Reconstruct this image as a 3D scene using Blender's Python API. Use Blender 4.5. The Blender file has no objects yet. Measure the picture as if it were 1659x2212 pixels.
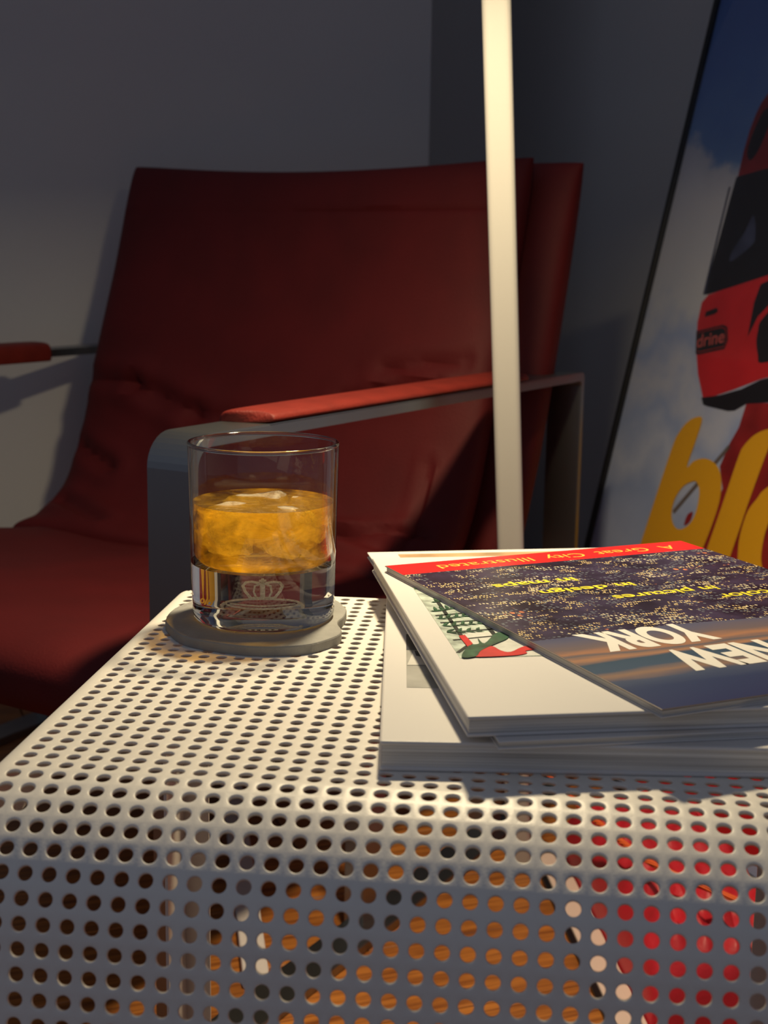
import bpy, bmesh, math, random
import numpy as np
from mathutils import Vector, Matrix

S = bpy.context.scene
COL = S.collection

# ------------------------------------------------------------------ camera
RX = (0.9937, 0.1110, 0.0149)      # camera right
RD = (0.0352, -0.1826, -0.9826)    # camera down
RF = (-0.1063, 0.9769, -0.1853)    # camera forward
cd = bpy.data.cameras.new('camera'); cam = bpy.data.objects.new('camera', cd); COL.objects.link(cam)
m = Matrix.Identity(4)
for r in range(3):
    m[r][0] = RX[r]; m[r][1] = -RD[r]; m[r][2] = -RF[r]
cam.matrix_world = Matrix.Translation((0.2183, -0.5415, 0.6522)) @ m
cd.sensor_fit = 'VERTICAL'; cd.sensor_height = 36.0; cd.lens = 48.31
cd.clip_start = 0.02
cd.dof.use_dof = True; cd.dof.focus_distance = 0.78; cd.dof.aperture_fstop = 14.0
S.camera = cam

# ------------------------------------------------------------------ world and exposure
w = bpy.data.worlds.new('room_dusk'); S.world = w; w.use_nodes = True
bg = w.node_tree.nodes['Background']
bg.inputs[0].default_value = (0.62, 0.69, 0.88, 1); bg.inputs[1].default_value = 0.19
S.view_settings.view_transform = 'Standard'; S.view_settings.look = 'None'
S.view_settings.gamma = 1.0; S.view_settings.exposure = 0.0
S.view_settings.use_curve_mapping = False
LAMP_W = 5.2
LAMP_COL = (1.0, 0.81, 0.50)

# ------------------------------------------------------------------ materials
MATS = {}
def nodes_of(name):
    mt = bpy.data.materials.new(name); mt.use_nodes = True
    nt = mt.node_tree
    return mt, nt, nt.nodes, nt.links
def mat(name, col, rough=0.5, metal=0.0, spec=0.5, bump=0.0, bscale=200.0, var=0.0, vscale=8.0, coat=0.0, aniso=None):
    if name in MATS: return MATS[name]
    mt, nt, N, L = nodes_of(name)
    p = N['Principled BSDF']
    p.inputs['Base Color'].default_value = (*col, 1); p.inputs['Roughness'].default_value = rough
    p.inputs['Metallic'].default_value = metal; p.inputs['Specular IOR Level'].default_value = spec
    p.inputs['Coat Weight'].default_value = coat; p.inputs['Coat Roughness'].default_value = 0.12
    tc = N.new('ShaderNodeTexCoord')
    if var > 0:
        nz = N.new('ShaderNodeTexNoise'); nz.inputs['Scale'].default_value = vscale; nz.inputs['Detail'].default_value = 6
        L.new(tc.outputs['Object'], nz.inputs['Vector'])
        rp = N.new('ShaderNodeValToRGB')
        rp.color_ramp.elements[0].position = 0.3; rp.color_ramp.elements[1].position = 0.7
        rp.color_ramp.elements[0].color = (*[c * (1 - var) for c in col], 1)
        rp.color_ramp.elements[1].color = (*[min(1, c * (1 + var)) for c in col], 1)
        L.new(nz.outputs['Fac'], rp.inputs['Fac']); L.new(rp.outputs['Color'], p.inputs['Base Color'])
    if bump > 0:
        nb = N.new('ShaderNodeTexNoise'); nb.inputs['Scale'].default_value = bscale; nb.inputs['Detail'].default_value = 4
        src = tc.outputs['Object']
        if aniso:
            mp = N.new('ShaderNodeMapping'); mp.inputs['Scale'].default_value = aniso
            L.new(src, mp.inputs['Vector']); src = mp.outputs['Vector']
        L.new(src, nb.inputs['Vector'])
        b = N.new('ShaderNodeBump'); b.inputs['Strength'].default_value = bump; b.inputs['Distance'].default_value = 0.002
        L.new(nb.outputs['Fac'], b.inputs['Height']); L.new(b.outputs['Normal'], p.inputs['Normal'])
    MATS[name] = mt
    return mt

def schlick(N, L, ior):
    f0 = ((ior - 1) / (ior + 1)) ** 2
    lw_ = N.new('ShaderNodeLayerWeight'); lw_.inputs['Blend'].default_value = 0.5
    pw = N.new('ShaderNodeMath'); pw.operation = 'POWER'; pw.inputs[1].default_value = 5.0; L.new(lw_.outputs['Facing'], pw.inputs[0])
    ma = N.new('ShaderNodeMath'); ma.operation = 'MULTIPLY_ADD'; ma.inputs[1].default_value = 1 - f0; ma.inputs[2].default_value = f0; L.new(pw.outputs[0], ma.inputs[0])
    return ma.outputs[0]
def thin_glass(name, tint=(1, 1, 1), ior=1.5, base=0.0):
    mt, nt, N, L = nodes_of(name); N.remove(N['Principled BSDF'])
    out = N['Material Output']
    tr = N.new('ShaderNodeBsdfTransparent'); tr.inputs[0].default_value = (*tint, 1)
    gl = N.new('ShaderNodeBsdfGlossy'); gl.inputs['Roughness'].default_value = 0.02
    mx = N.new('ShaderNodeMixShader'); L.new(schlick(N, L, ior), mx.inputs[0])
    L.new(tr.outputs[0], mx.inputs[1]); L.new(gl.outputs[0], mx.inputs[2]); L.new(mx.outputs[0], out.inputs[0])
    return mt

def solid_glass(name):
    mt, nt, N, L = nodes_of(name); N.remove(N['Principled BSDF'])
    g = N.new('ShaderNodeBsdfGlass'); g.inputs['IOR'].default_value = 1.48; g.inputs['Roughness'].default_value = 0.0
    g.inputs['Color'].default_value = (0.97, 0.98, 0.97, 1)
    L.new(g.outputs[0], N['Material Output'].inputs[0])
    return mt

def cloudy(name, tint, body, gloss_ior=1.33, cloud=0.5, nscale=60.0, spread=0.25, dif=0.35, bump=0.25, stretch=(1, 1, 1)):
    """a cloudy see-through substance: clear tint mixed with a light-passing body"""
    mt, nt, N, L = nodes_of(name); N.remove(N['Principled BSDF'])
    out = N['Material Output']; tc = N.new('ShaderNodeTexCoord')
    mp = N.new('ShaderNodeMapping'); mp.inputs['Scale'].default_value = stretch
    L.new(tc.outputs['Object'], mp.inputs['Vector'])
    nz = N.new('ShaderNodeTexNoise'); nz.inputs['Scale'].default_value = nscale; nz.inputs['Detail'].default_value = 8
    nz.inputs['Distortion'].default_value = 0.5
    L.new(mp.outputs[0], nz.inputs['Vector'])
    mr = N.new('ShaderNodeMapRange'); mr.inputs['From Min'].default_value = 0.35; mr.inputs['From Max'].default_value = 0.65
    mr.inputs['To Min'].default_value = cloud - spread; mr.inputs['To Max'].default_value = cloud + spread
    L.new(nz.outputs['Fac'], mr.inputs['Value'])
    tr = N.new('ShaderNodeBsdfTransparent'); tr.inputs[0].default_value = (*tint, 1)
    tl = N.new('ShaderNodeBsdfTranslucent'); tl.inputs[0].default_value = (*body, 1)
    df = N.new('ShaderNodeBsdfDiffuse'); df.inputs[0].default_value = (*body, 1)
    bm_ = N.new('ShaderNodeBump'); bm_.inputs['Strength'].default_value = bump; bm_.inputs['Distance'].default_value = 0.002
    L.new(nz.outputs['Fac'], bm_.inputs['Height'])
    for q in (tl, df): L.new(bm_.outputs[0], q.inputs['Normal'])
    m1 = N.new('ShaderNodeMixShader'); m1.inputs[0].default_value = dif
    L.new(tl.outputs[0], m1.inputs[1]); L.new(df.outputs[0], m1.inputs[2])
    m2 = N.new('ShaderNodeMixShader'); L.new(mr.outputs[0], m2.inputs[0])
    L.new(tr.outputs[0], m2.inputs[1]); L.new(m1.outputs[0], m2.inputs[2])
    gl = N.new('ShaderNodeBsdfGlossy'); gl.inputs['Roughness'].default_value = 0.06; L.new(bm_.outputs[0], gl.inputs['Normal'])
    m3 = N.new('ShaderNodeMixShader'); L.new(schlick(N, L, gloss_ior), m3.inputs[0]); L.new(m2.outputs[0], m3.inputs[1]); L.new(gl.outputs[0], m3.inputs[2])
    L.new(m3.outputs[0], out.inputs[0])
    return mt

M_LEATHER = mat('red_leather', (0.080, 0.0036, 0.0044), rough=0.68, spec=0.28, bump=0.22, bscale=420, var=0.12, vscale=14)
M_PAD = mat('arm_pad_leather', (0.145, 0.013, 0.008), rough=0.55, spec=0.3, bump=0.3, bscale=500, var=0.15, vscale=40)
M_STEEL = mat('brushed_steel', (0.27, 0.28, 0.29), rough=0.34, metal=1.0, bump=0.12, bscale=60, aniso=(1, 60, 1))
M_TABLE = mat('cream_powder_coat', (0.78, 0.75, 0.70), rough=0.42, bump=0.05, bscale=900)
M_WALL = mat('wall_paint', (0.50, 0.505, 0.52), rough=0.85, spec=0.2, bump=0.12, bscale=350, var=0.02, vscale=3)
M_POLE = mat('white_lamp_enamel', (0.52, 0.51, 0.48), rough=0.5, bump=0.06, bscale=900)
M_BLACK = mat('black_frame', (0.006, 0.006, 0.007), rough=0.35)
M_WHITE = mat('white_card', (0.66, 0.645, 0.64), rough=0.42, bump=0.03, bscale=400)
M_GREYCARD = mat('concrete_grey', (0.27, 0.27, 0.26), rough=0.8, bump=0.2, bscale=600, var=0.10, vscale=70)

def wood_mat():
    mt, nt, N, L = nodes_of('oiled_wood'); p = N['Principled BSDF']
    tc = N.new('ShaderNodeTexCoord'); oi = N.new('ShaderNodeObjectInfo')
    ad = N.new('ShaderNodeVectorMath'); ad.operation = 'ADD'
    L.new(tc.outputs['Object'], ad.inputs[0])
    cx = N.new('ShaderNodeCombineXYZ'); ml = N.new('ShaderNodeMath'); ml.operation = 'MULTIPLY'; ml.inputs[1].default_value = 37.0
    L.new(oi.outputs['Random'], ml.inputs[0]); L.new(ml.outputs[0], cx.inputs[0]); L.new(ml.outputs[0], cx.inputs[1]); L.new(cx.outputs[0], ad.inputs[1])
    mp = N.new('ShaderNodeMapping'); mp.inputs['Scale'].default_value = (5, 90, 40)
    L.new(ad.outputs[0], mp.inputs['Vector'])
    nz = N.new('ShaderNodeTexNoise'); nz.inputs['Scale'].default_value = 1.6; nz.inputs['Detail'].default_value = 7; nz.inputs['Distortion'].default_value = 0.8
    L.new(mp.outputs[0], nz.inputs['Vector'])
    rp = N.new('ShaderNodeValToRGB'); e = rp.color_ramp.elements
    e[0].position = 0.32; e[0].color = (0.16, 0.045, 0.010, 1); e[1].position = 0.68; e[1].color = (0.46, 0.165, 0.030, 1)
    L.new(nz.outputs['Fac'], rp.inputs['Fac'])
    hs = N.new('ShaderNodeHueSaturation'); mr = N.new('ShaderNodeMapRange'); mr.inputs['To Min'].default_value = 0.8; mr.inputs['To Max'].default_value = 1.15
    L.new(oi.outputs['Random'], mr.inputs['Value']); L.new(mr.outputs[0], hs.inputs['Value']); L.new(rp.outputs[0], hs.inputs['Color'])
    L.new(hs.outputs[0], p.inputs['Base Color']); p.inputs['Roughness'].default_value = 0.45
    return mt
M_WOOD = wood_mat()

def pages_mat():
    mt, nt, N, L = nodes_of('page_edges'); p = N['Principled BSDF']
    tc = N.new('ShaderNodeTexCoord'); mp = N.new('ShaderNodeMapping'); mp.inputs['Scale'].default_value = (4, 4, 900)
    L.new(tc.outputs['Object'], mp.inputs['Vector'])
    nz = N.new('ShaderNodeTexNoise'); nz.inputs['Scale'].default_value = 1.0; nz.inputs['Detail'].default_value = 3
    L.new(mp.outputs[0], nz.inputs['Vector'])
    rp = N.new('ShaderNodeValToRGB'); e = rp.color_ramp.elements
    e[0].position = 0.3; e[0].color = (0.40, 0.38, 0.35, 1); e[1].position = 0.65; e[1].color = (0.78, 0.76, 0.72, 1)
    L.new(nz.outputs['Fac'], rp.inputs[0]); L.new(rp.outputs[0], p.inputs['Base Color']); p.inputs['Roughness'].default_value = 0.7
    b = N.new('ShaderNodeBump'); b.inputs['Strength'].default_value = 0.5; b.inputs['Distance'].default_value = 0.001
    L.new(nz.outputs['Fac'], b.inputs['Height']); L.new(b.outputs[0], p.inputs['Normal'])
    return mt
M_PAGES = pages_mat()

# ------------------------------------------------------------------ object helpers
def link(name, me, mt=None, parent=None, smooth=False, loc=None, mw=None):
    o = bpy.data.objects.new(name, me); COL.objects.link(o)
    if mt is not None and len(me.materials) == 0: me.materials.append(mt)
    if smooth:
        for f in me.polygons: f.use_smooth = True
        if len(me.polygons) < 60000: me.set_sharp_from_angle(angle=math.radians(38))
    if parent: o.parent = parent
    if loc is not None: o.location = loc
    if mw is not None: o.matrix_local = mw
    return o
def me_from(vs, fs, name='mesh'):
    me = bpy.data.meshes.new(name); me.from_pydata([tuple(map(float, v)) for v in vs], [], fs); me.update(); return me
def bm_mesh(bm, name='mesh'):
    bmesh.ops.recalc_face_normals(bm, faces=bm.faces)
    me = bpy.data.meshes.new(name); bm.to_mesh(me); bm.free(); return me
def tag(o, label, cat, group=None, kind=None):
    o['label'] = label
    if cat: o['category'] = cat
    if group: o['group'] = group
    if kind: o['kind'] = kind
    return o
def structure(o, label=None):
    o['kind'] = 'structure'
    if label: o['label'] = label
    return o
def thing(name, label, cat, loc=(0, 0, 0), rotz=0.0, mw=None):
    o = bpy.data.objects.new(name, None); COL.objects.link(o); o.empty_display_size = 0.05
    if mw is not None: o.matrix_world = mw
    else:
        o.location = loc; o.rotation_euler = (0, 0, rotz)
    return tag(o, label, cat)
def box_bm(x0, x1, y0, y1, z0, z1, bev=0.0, seg=2):
    bm = bmesh.new(); bmesh.ops.create_cube(bm, size=1.0)
    for v in bm.verts:
        v.co = Vector(((x0 + x1) / 2 + v.co.x * (x1 - x0), (y0 + y1) / 2 + v.co.y * (y1 - y0), (z0 + z1) / 2 + v.co.z * (z1 - z0)))
    if bev > 0: bmesh.ops.bevel(bm, geom=list(bm.edges), offset=bev, segments=seg, affect='EDGES', profile=0.5)
    return bm
def box(name, x0, x1, y0, y1, z0, z1, mt, parent=None, bev=0.0, seg=2, smooth=False):
    return link(name, bm_mesh(box_bm(x0, x1, y0, y1, z0, z1, bev, seg)), mt, parent, smooth)
def tube_mesh(pts, r, n=12, closed=False):
    pts = [Vector(p) for p in pts]; vs = []; fs = []; prev = None
    for i, p in enumerate(pts):
        a = pts[max(i - 1, 0)]; b = pts[min(i + 1, len(pts) - 1)]
        t = (b - a).normalized()
        if prev is None:
            u = t.orthogonal().normalized()
        else:
            u = (prev - t * prev.dot(t)).normalized()
        prev = u; v = t.cross(u)
        for k in range(n):
            an = 2 * math.pi * k / n; vs.append(p + (u * math.cos(an) + v * math.sin(an)) * r)
    for i in range(len(pts) - 1):
        for k in range(n):
            fs.append((i * n + k, i * n + (k + 1) % n, (i + 1) * n + (k + 1) % n, (i + 1) * n + k))
    fs.append(tuple(range(n))[::-1]); fs.append(tuple((len(pts) - 1) * n + k for k in range(n)))
    return me_from(vs, fs)
def catmull(pts, n=6, closed=True):
    P = [Vector((*p, 0)) if len(p) == 2 else Vector(p) for p in pts]; out = []; m_ = len(P)
    rng = range(m_) if closed else range(m_ - 1)
    for i in rng:
        if closed: a, b, c, d = P[(i - 1) % m_], P[i], P[(i + 1) % m_], P[(i + 2) % m_]
        else: a, b, c, d = P[max(i - 1, 0)], P[i], P[i + 1], P[min(i + 2, m_ - 1)]
        for k in range(n):
            t = k / n
            out.append(0.5 * ((2 * b) + (c - a) * t + (2 * a - 5 * b + 4 * c - d) * t * t + (3 * b - a - 3 * c + d) * t ** 3))
    if not closed: out.append(P[-1])
    return out
def flat_mesh(outer, holes=(), z=0.0, thick=0.0):
    bm = bmesh.new(); ed = []
    for loop in [outer] + list(holes):
        vs = [bm.verts.new((p[0], p[1], z)) for p in loop]
        for i in range(len(vs)): ed.append(bm.edges.new((vs[i], vs[(i + 1) % len(vs)])))
    bmesh.ops.triangle_fill(bm, use_beauty=True, use_dissolve=False, edges=ed)
    bmesh.ops.recalc_face_normals(bm, faces=bm.faces)
    if bm.faces and sum(f.normal.z for f in bm.faces) < 0: bmesh.ops.reverse_faces(bm, faces=bm.faces)
    me = bpy.data.meshes.new('print'); bm.to_mesh(me); bm.free(); return me
def decal(name, pts, mt, parent, z, holes=(), smooth=0):
    if smooth: pts = catmull(pts, smooth); holes = [catmull(h, smooth) for h in holes]
    return link(name, flat_mesh(pts, holes, z), mt, parent)
def text_mesh(body, w_, h_, offset=0.0, shear=0.0):
    """flat lettering fitted to a box w_ x h_, lower left corner at the origin"""
    cu = bpy.data.curves.new('lettering', 'FONT'); cu.body = body; cu.offset = offset; cu.shear = shear; cu.fill_mode = 'FRONT'
    o = bpy.data.objects.new('lettering', cu); COL.objects.link(o)
    dg = bpy.context.evaluated_depsgraph_get(); me = bpy.data.meshes.new_from_object(o.evaluated_get(dg))
    bpy.data.objects.remove(o); bpy.data.curves.remove(cu)
    n = len(me.vertices); co = np.empty(n * 3); me.vertices.foreach_get('co', co); co = co.reshape(-1, 3)
    mn = co.min(0); mx = co.max(0)
    co[:, 0] = (co[:, 0] - mn[0]) / (mx[0] - mn[0]) * w_; co[:, 1] = (co[:, 1] - mn[1]) / (mx[1] - mn[1]) * h_; co[:, 2] = 0
    me.vertices.foreach_set('co', co.ravel()); me.materials.clear(); me.update()
    return me
def lathe(prof, n=72, close=False):
    vs = []; fs = []; k = len(prof)
    for i in range(n):
        a = 2 * math.pi * i / n
        for r, z in prof: vs.append((r * math.cos(a), r * math.sin(a), z))
    for i in range(n):
        j = (i + 1) % n
        for q in range(k - 1 if not close else k):
            q2 = (q + 1) % k
            fs.append((i * k + q, j * k + q, j * k + q2, i * k + q2))
    me = me_from(vs, fs); bm = bmesh.new(); bm.from_mesh(me)
    bmesh.ops.remove_doubles(bm, verts=bm.verts, dist=1e-6)
    bmesh.ops.dissolve_degenerate(bm, edges=bm.edges, dist=1e-7)
    return bm_mesh(bm)

H = 0.43            # table top
U = 0.01            # hole pitch of the perforated sheet

# ================================================================== the setting
WV = Vector((-0.4491, 0.8935, 0)); WN = Vector((-0.8935, -0.4491, 0))   # right wall: along, and into the room
LD = Vector((0.8935, 0.4491, 0))                                       # left wall: along
plank_rot = math.atan2(LD.y, LD.x)
floor = structure(link('floor', me_from([(-3, -2.5, -0.014), (3, -2.5, -0.014), (3, 3.4, -0.014), (-3, 3.4, -0.014),
                                         (-3, -2.5, -0.05), (3, -2.5, -0.05), (3, 3.4, -0.05), (-3, 3.4, -0.05)],
                                        [(0, 1, 2, 3), (7, 6, 5, 4), (0, 4, 5, 1), (1, 5, 6, 2), (2, 6, 7, 3), (3, 7, 4, 0)]), M_WOOD), 'warm brown wooden floor')
plank_me = bm_mesh(box_bm(-0.599, 0.599, -0.0592, 0.0592, -0.014, 0.0, 0.0012, 1)); plank_me.materials.append(M_WOOD)
PC = Vector((0.0, 0.55, 0))
for i in range(-12, 13):
    for j in range(-1, 2):
        off = ((i * 7) % 10) / 10 * 1.2 - 0.6
        p = PC + LD * (j * 1.2 + off) + WV * (i * 0.12)
        o = bpy.data.objects.new('plank', plank_me); COL.objects.link(o); o.parent = floor
        o.location = p; o.rotation_euler = (0, 0, plank_rot)

def wall_block(name, a, b, back, h=2.5):
    """vertical block from floor point a to b, thick towards back"""
    a = Vector(a); b = Vector(b); k = Vector(back)
    pts = [a, b, b + k, a + k]
    vs = [(p.x, p.y, -0.05) for p in pts] + [(p.x, p.y, h) for p in pts]
    fs = [(0, 1, 5, 4), (1, 2, 6, 5), (2, 3, 7, 6), (3, 0, 4, 7), (4, 5, 6, 7), (3, 2, 1, 0)]
    bm = bmesh.new(); bm.from_mesh(me_from(vs, fs)); return structure(link(name, bm_mesh(bm), M_WALL))
lw_end = Vector((0.0395, 1.680, 0)) - WV * 0.040
lw_end = lw_end - LD * 0.017
wall_block('wall_left', lw_end - LD * 3.2, lw_end, WV * 0.38)
wall_block('wall_back', lw_end + WV * 0.39 - LD * 0.6, lw_end + WV * 0.39 + LD * 0.45, WV * 0.12)
# poster foot line and right wall
PO_C0 = Vector((0.254, 1.2921, 0.0)); PO_UP = Vector((0.1912, 0.0961, 0.9768)); PO_R = Vector((0.4491, -0.8935, 0)); PO_N = Vector((-0.8728, -0.4387, 0.2140))
PO_H = 1.20; PO_W = 0.80
wr = PO_C0 + PO_UP * PO_H; wr.z = 0
wr = wr - WN * 0.004
wall_block('wall_right', wr + WV * 2.6, wr - WV * 2.6, -WN * 0.12)

# ================================================================== perforated side table
def prof(s):
    """sheet profile along its length, in hole pitches: (y, z, ny, nz)"""
    s0, R, phi = 1.0, 6.35, math.radians(77.57)
    if s >= s0: return s, 0.0, 0.0, 1.0
    d = s0 - s
    th = min(d / R, phi); Lr = max(d - R * phi, 0)
    y = s0 - R * math.sin(th) - Lr * math.cos(phi); z = -R * (1 - math.cos(th)) - Lr * math.sin(phi)
    return y, z, -math.sin(th), math.cos(th)
C0, C1, R0, R1 = 0, 38, -44, 32
T_SH = 0.0018 / U
def build_sheet():
    q = np.arange(-44.5 - 2, 33.0, 1 / 16.0)
    ss = np.array([prof(v) for v in q])
    def ev(s):
        return [np.interp(s, q, ss[:, k]) for k in range(4)]
    n = 16
    ang = np.arange(n) * 2 * np.pi / n + np.pi / 4
    # square boundary points that face each hole vertex: 4 per side
    sq = []
    for side in range(4):
        for k in range(4):
            t = -0.5 + k / 4
            sq.append([(-t, 0.5), (-0.5, -t), (t, -0.5), (0.5, t)][side])
    sq = np.array(sq)     # starts at (0.5,0.5) going counter-clockwise
    circ = np.stack([np.cos(ang), np.sin(ang)], 1)
    rings = [(sq, 0.0), (circ * 0.375, 0.0), (circ * 0.335, -0.012), (circ * 0.310, -0.055), (circ * 0.310, -T_SH), (sq, -T_SH)]
    nv = len(rings) * n
    cols = np.arange(C0, C1 + 1); rows = np.arange(R0, R1 + 1)
    cc, rr = np.meshgrid(cols, rows); cc = cc.ravel(); rr = rr.ravel(); nc = len(cc)
    t = np.concatenate([r[0][:, 0] for r in rings]); s = np.concatenate([r[0][:, 1] for r in rings]); h = np.concatenate([np.full(n, r[1]) for r in rings])
    X = cc[:, None] + t[None]; Sg = rr[:, None] + s[None]; Hh = np.broadcast_to(h[None], X.shape)
    y, z, ny, nz = ev(Sg.ravel())
    V = np.stack([X.ravel(), y + ny * Hh.ravel(), z + nz * Hh.ravel()], 1) * U
    base = []
    for r in range(len(rings) - 1):
        for k in range(n):
            k2 = (k + 1) % n
            base.append((r * n + k, r * n + k2, (r + 1) * n + k2, (r + 1) * n + k))
    F = (np.array(base)[None] + (np.arange(nc) * nv)[:, None, None]).reshape(-1, 4)
    # skirt: margin, bend and return flange round left, back and right
    RB = 1.05; drop = 2.6
    lat = [(0.0, 0.0)] + [(RB * math.sin(a), RB * (1 - math.cos(a))) for a in np.linspace(0.15, math.pi / 2, 8)] + [(RB, RB + drop)]
    per = []
    sv = np.concatenate([np.arange(R0 - 0.5 - 2.0, R1 + 0.51, 0.25)])
    for v in sv: per.append((C0 - 0.5, v, -1.0, 0.0))
    for a in np.linspace(0, math.pi / 2, 8)[1:-1]: per.append((C0 - 0.5, R1 + 0.5, -math.cos(a), math.sin(a)))
    for v in np.arange(C0 - 0.5, C1 + 0.51, 0.25): per.append((v, R1 + 0.5, 0.0, 1.0))
    for a in np.linspace(0, math.pi / 2, 8)[1:-1]: per.append((C1 + 0.5, R1 + 0.5, math.sin(a), math.cos(a)))
    for v in sv[::-1]: per.append((C1 + 0.5, v, 1.0, 0.0))
    vs2 = []; nl = len(lat)
    th = T_SH
    for (x, v, ox, oy) in per:
        y, z, ny, nz = prof(v)
        for layer in (0, 1):
            for (o_, d_) in lat:
                # normal of the bend surface for the inner skin
                if layer == 1:
                    ang_ = math.asin(min(1, o_ / RB)); oo = o_ - th * math.sin(ang_); dd = d_ + th * math.cos(ang_)
                else: oo, dd = o_, d_
                vs2.append((x + ox * oo, y + oy * oo - ny * dd, z - nz * dd))
    vs2 = np.array(vs2) * U
    f2 = []
    for i in range(len(per) - 1):
        a0 = i * 2 * nl; b0 = (i + 1) * 2 * nl
        for k in range(nl - 1):
            f2.append((a0 + k, b0 + k, b0 + k + 1, a0 + k + 1))
            f2.append((a0 + nl + k, a0 + nl + k + 1, b0 + nl + k + 1, b0 + nl + k))
        f2.append((a0 + nl - 1, a0 + 2 * nl - 1, b0 + 2 * nl - 1, b0 + nl - 1))
    # plain strip at the foot of the front panel
    vs3 = []; f3 = []
    xs = np.arange(C0 - 0.5, C1 + 0.51, 0.25)
    for layer in (0, 1):
        for v in (R0 - 2.5, R0 - 0.5):
            y, z, ny, nz = prof(v)
            for x in xs: vs3.append((x, y - ny * th * layer, z - nz * th * layer))
    m_ = len(xs)
    for i in range(m_ - 1):
        f3.append((i, i + 1, m_ + i + 1, m_ + i)); f3.append((2 * m_ + i, 3 * m_ + i, 3 * m_ + i + 1, 2 * m_ + i + 1)); f3.append((i, 2 * m_ + i, 2 * m_ + i + 1, i + 1))
    vs3 = np.array(vs3) * U
    allv = np.concatenate([V, vs2, vs3]); allf = np.concatenate([F, np.array(f2) + len(V), np.array(f3) + len(V) + len(vs2)])
    key = np.round(allv / 2e-6).astype(np.int64)
    _, first, inv = np.unique(key, axis=0, return_index=True, return_inverse=True)
    inv = inv.ravel(); allv = allv[first]; allf = inv[allf]
    ok = np.array([len(set(f)) == 4 for f in allf]); allf = allf[ok]
    me = bpy.data.meshes.new('perforated_sheet')
    me.vertices.add(len(allv)); me.vertices.foreach_set('co', allv.ravel())
    me.loops.add(len(allf) * 4); me.loops.foreach_set('vertex_index', allf.ravel())
    me.polygons.add(len(allf)); me.polygons.foreach_set('loop_start', np.arange(len(allf)) * 4)
    me.polygons.foreach_set('loop_total', np.full(len(allf), 4)); me.update(calc_edges=True); me.validate()
    return me
y_, z_, _, _ = prof(R0 - 2.5)
table = thing('side_table', 'cream perforated metal side table with rounded edges and round holes', 'table', (0, 0, 0))
sheet = link('perforated_sheet', build_sheet(), M_TABLE, table, smooth=True, loc=(0, 0, H))
foot_z = H + z_ * U          # foot of the front panel
for sx in (0, 1):
    bm = bmesh.new()
    xo = -0.0150 if sx == 0 else 0.3950; xi = 0.004 if sx == 0 else 0.3765
    sgn = 1 if sx == 0 else -1
    pl = [(xo, 0.290), (xo, 0.3355), (xo + sgn * 0.002, 0.3375), (xi, 0.3375), (xi, 0.3355), (xo + sgn * 0.002, 0.3355), (xo + sgn * 0.002, 0.290)]
    vb = [bm.verts.new((x, y, 0.0)) for x, y in pl]; vt = [bm.verts.new((x, y, H - 0.018)) for x, y in pl]
    k = len(pl)
    for i in range(k): bm.faces.new((vb[i], vb[(i + 1) % k], vt[(i + 1) % k], vt[i]))
    bm.faces.new(vb[::-1]); bm.faces.new(vt)
    link('leg', bm_mesh(bm), M_TABLE, table)
# glide bar under the front panel brings it to the floor
yb = y_ * U
box('floor_glide', -0.012, 0.392, yb - 0.004, yb + 0.008, 0.0, foot_z + 0.002, M_TABLE, table, 0.001)

# ================================================================== coaster
CT = H + 0.006
def coaster_outline():
    base = [(0.0035, 0.236), (0.0072, 0.2239), (0.0233, 0.1992), (0.047, 0.1878), (0.0707, 0.1842), (0.0955, 0.192), (0.1090, 0.2105), (0.1113, 0.2238),
            (0.1072, 0.2370), (0.1062, 0.2450), (0.1080, 0.2560), (0.1075, 0.2720), (0.1050, 0.2790), (0.098, 0.294), (0.082, 0.308), (0.062, 0.310), (0.045, 0.303), (0.033, 0.298), (0.018, 0.290), (0.006, 0.270), (0.0025, 0.252)]
    return catmull(base, 6)
ol = coaster_outline(); cc_ = Vector((0.06, 0.247, 0))
vs = []; fs = []
levels = [(0.9985, 0.0), (1.0, 0.0008), (1.0, 0.0050), (0.994, 0.0058), (0.985, 0.0060)]
for f_, z in levels:
    for p in ol: vs.append(((p.x - cc_.x) * f_, (p.y - cc_.y) * f_, z))
k = len(ol)
for L_ in range(len(levels) - 1):
    for i in range(k): fs.append((L_ * k + i, L_ * k + (i + 1) % k, (L_ + 1) * k + (i + 1) % k, (L_ + 1) * k + i))
fs.append(tuple(range(k))[::-1]); fs.append(tuple(range((len(levels) - 1) * k, len(levels) * k)))
tag(link('coaster', me_from(vs, fs), M_GREYCARD, loc=(cc_.x, cc_.y, H)), 'grey stone-like coaster with wavy notched outline under the whiskey glass', 'coaster')

# ================================================================== tumbler, whiskey, ice
GX, GY = 0.0600, 0.2500
glass = thing('whiskey_tumbler', 'clear heavy-bottomed tumbler with a crown in its base', 'glass', (GX, GY, CT))
RB_, RT_, HG, ZB = 0.0425, 0.0447, 0.1055, 0.0345
def rout(z): return RB_ + (RT_ - RB_) * z / HG
M_GWALL = thin_glass('clear_glass_wall', (0.985, 0.985, 0.975), 1.5)
M_GBASE = solid_glass('solid_clear_glass')
tw = 0.0019
wallp = [(rout(ZB), ZB), (rout(0.06), 0.06), (rout(0.09), 0.09), (rout(HG - 0.001), HG - 0.001), (rout(HG) - 0.0004, HG - 0.0002), (rout(HG) - tw / 2, HG), (rout(HG) - tw + 0.0003, HG - 0.0003),
         (rout(HG) - tw, HG - 0.0012), (rout(0.09) - tw, 0.09), (rout(0.06) - tw, 0.06), (rout(ZB + 0.006) - tw, ZB + 0.006), (rout(ZB) - tw - 0.0006, ZB + 0.0025), (rout(ZB) - tw - 0.003, ZB)]
link('glass_wall', lathe(wallp, 96, close=True), M_GWALL, glass, True)
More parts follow.
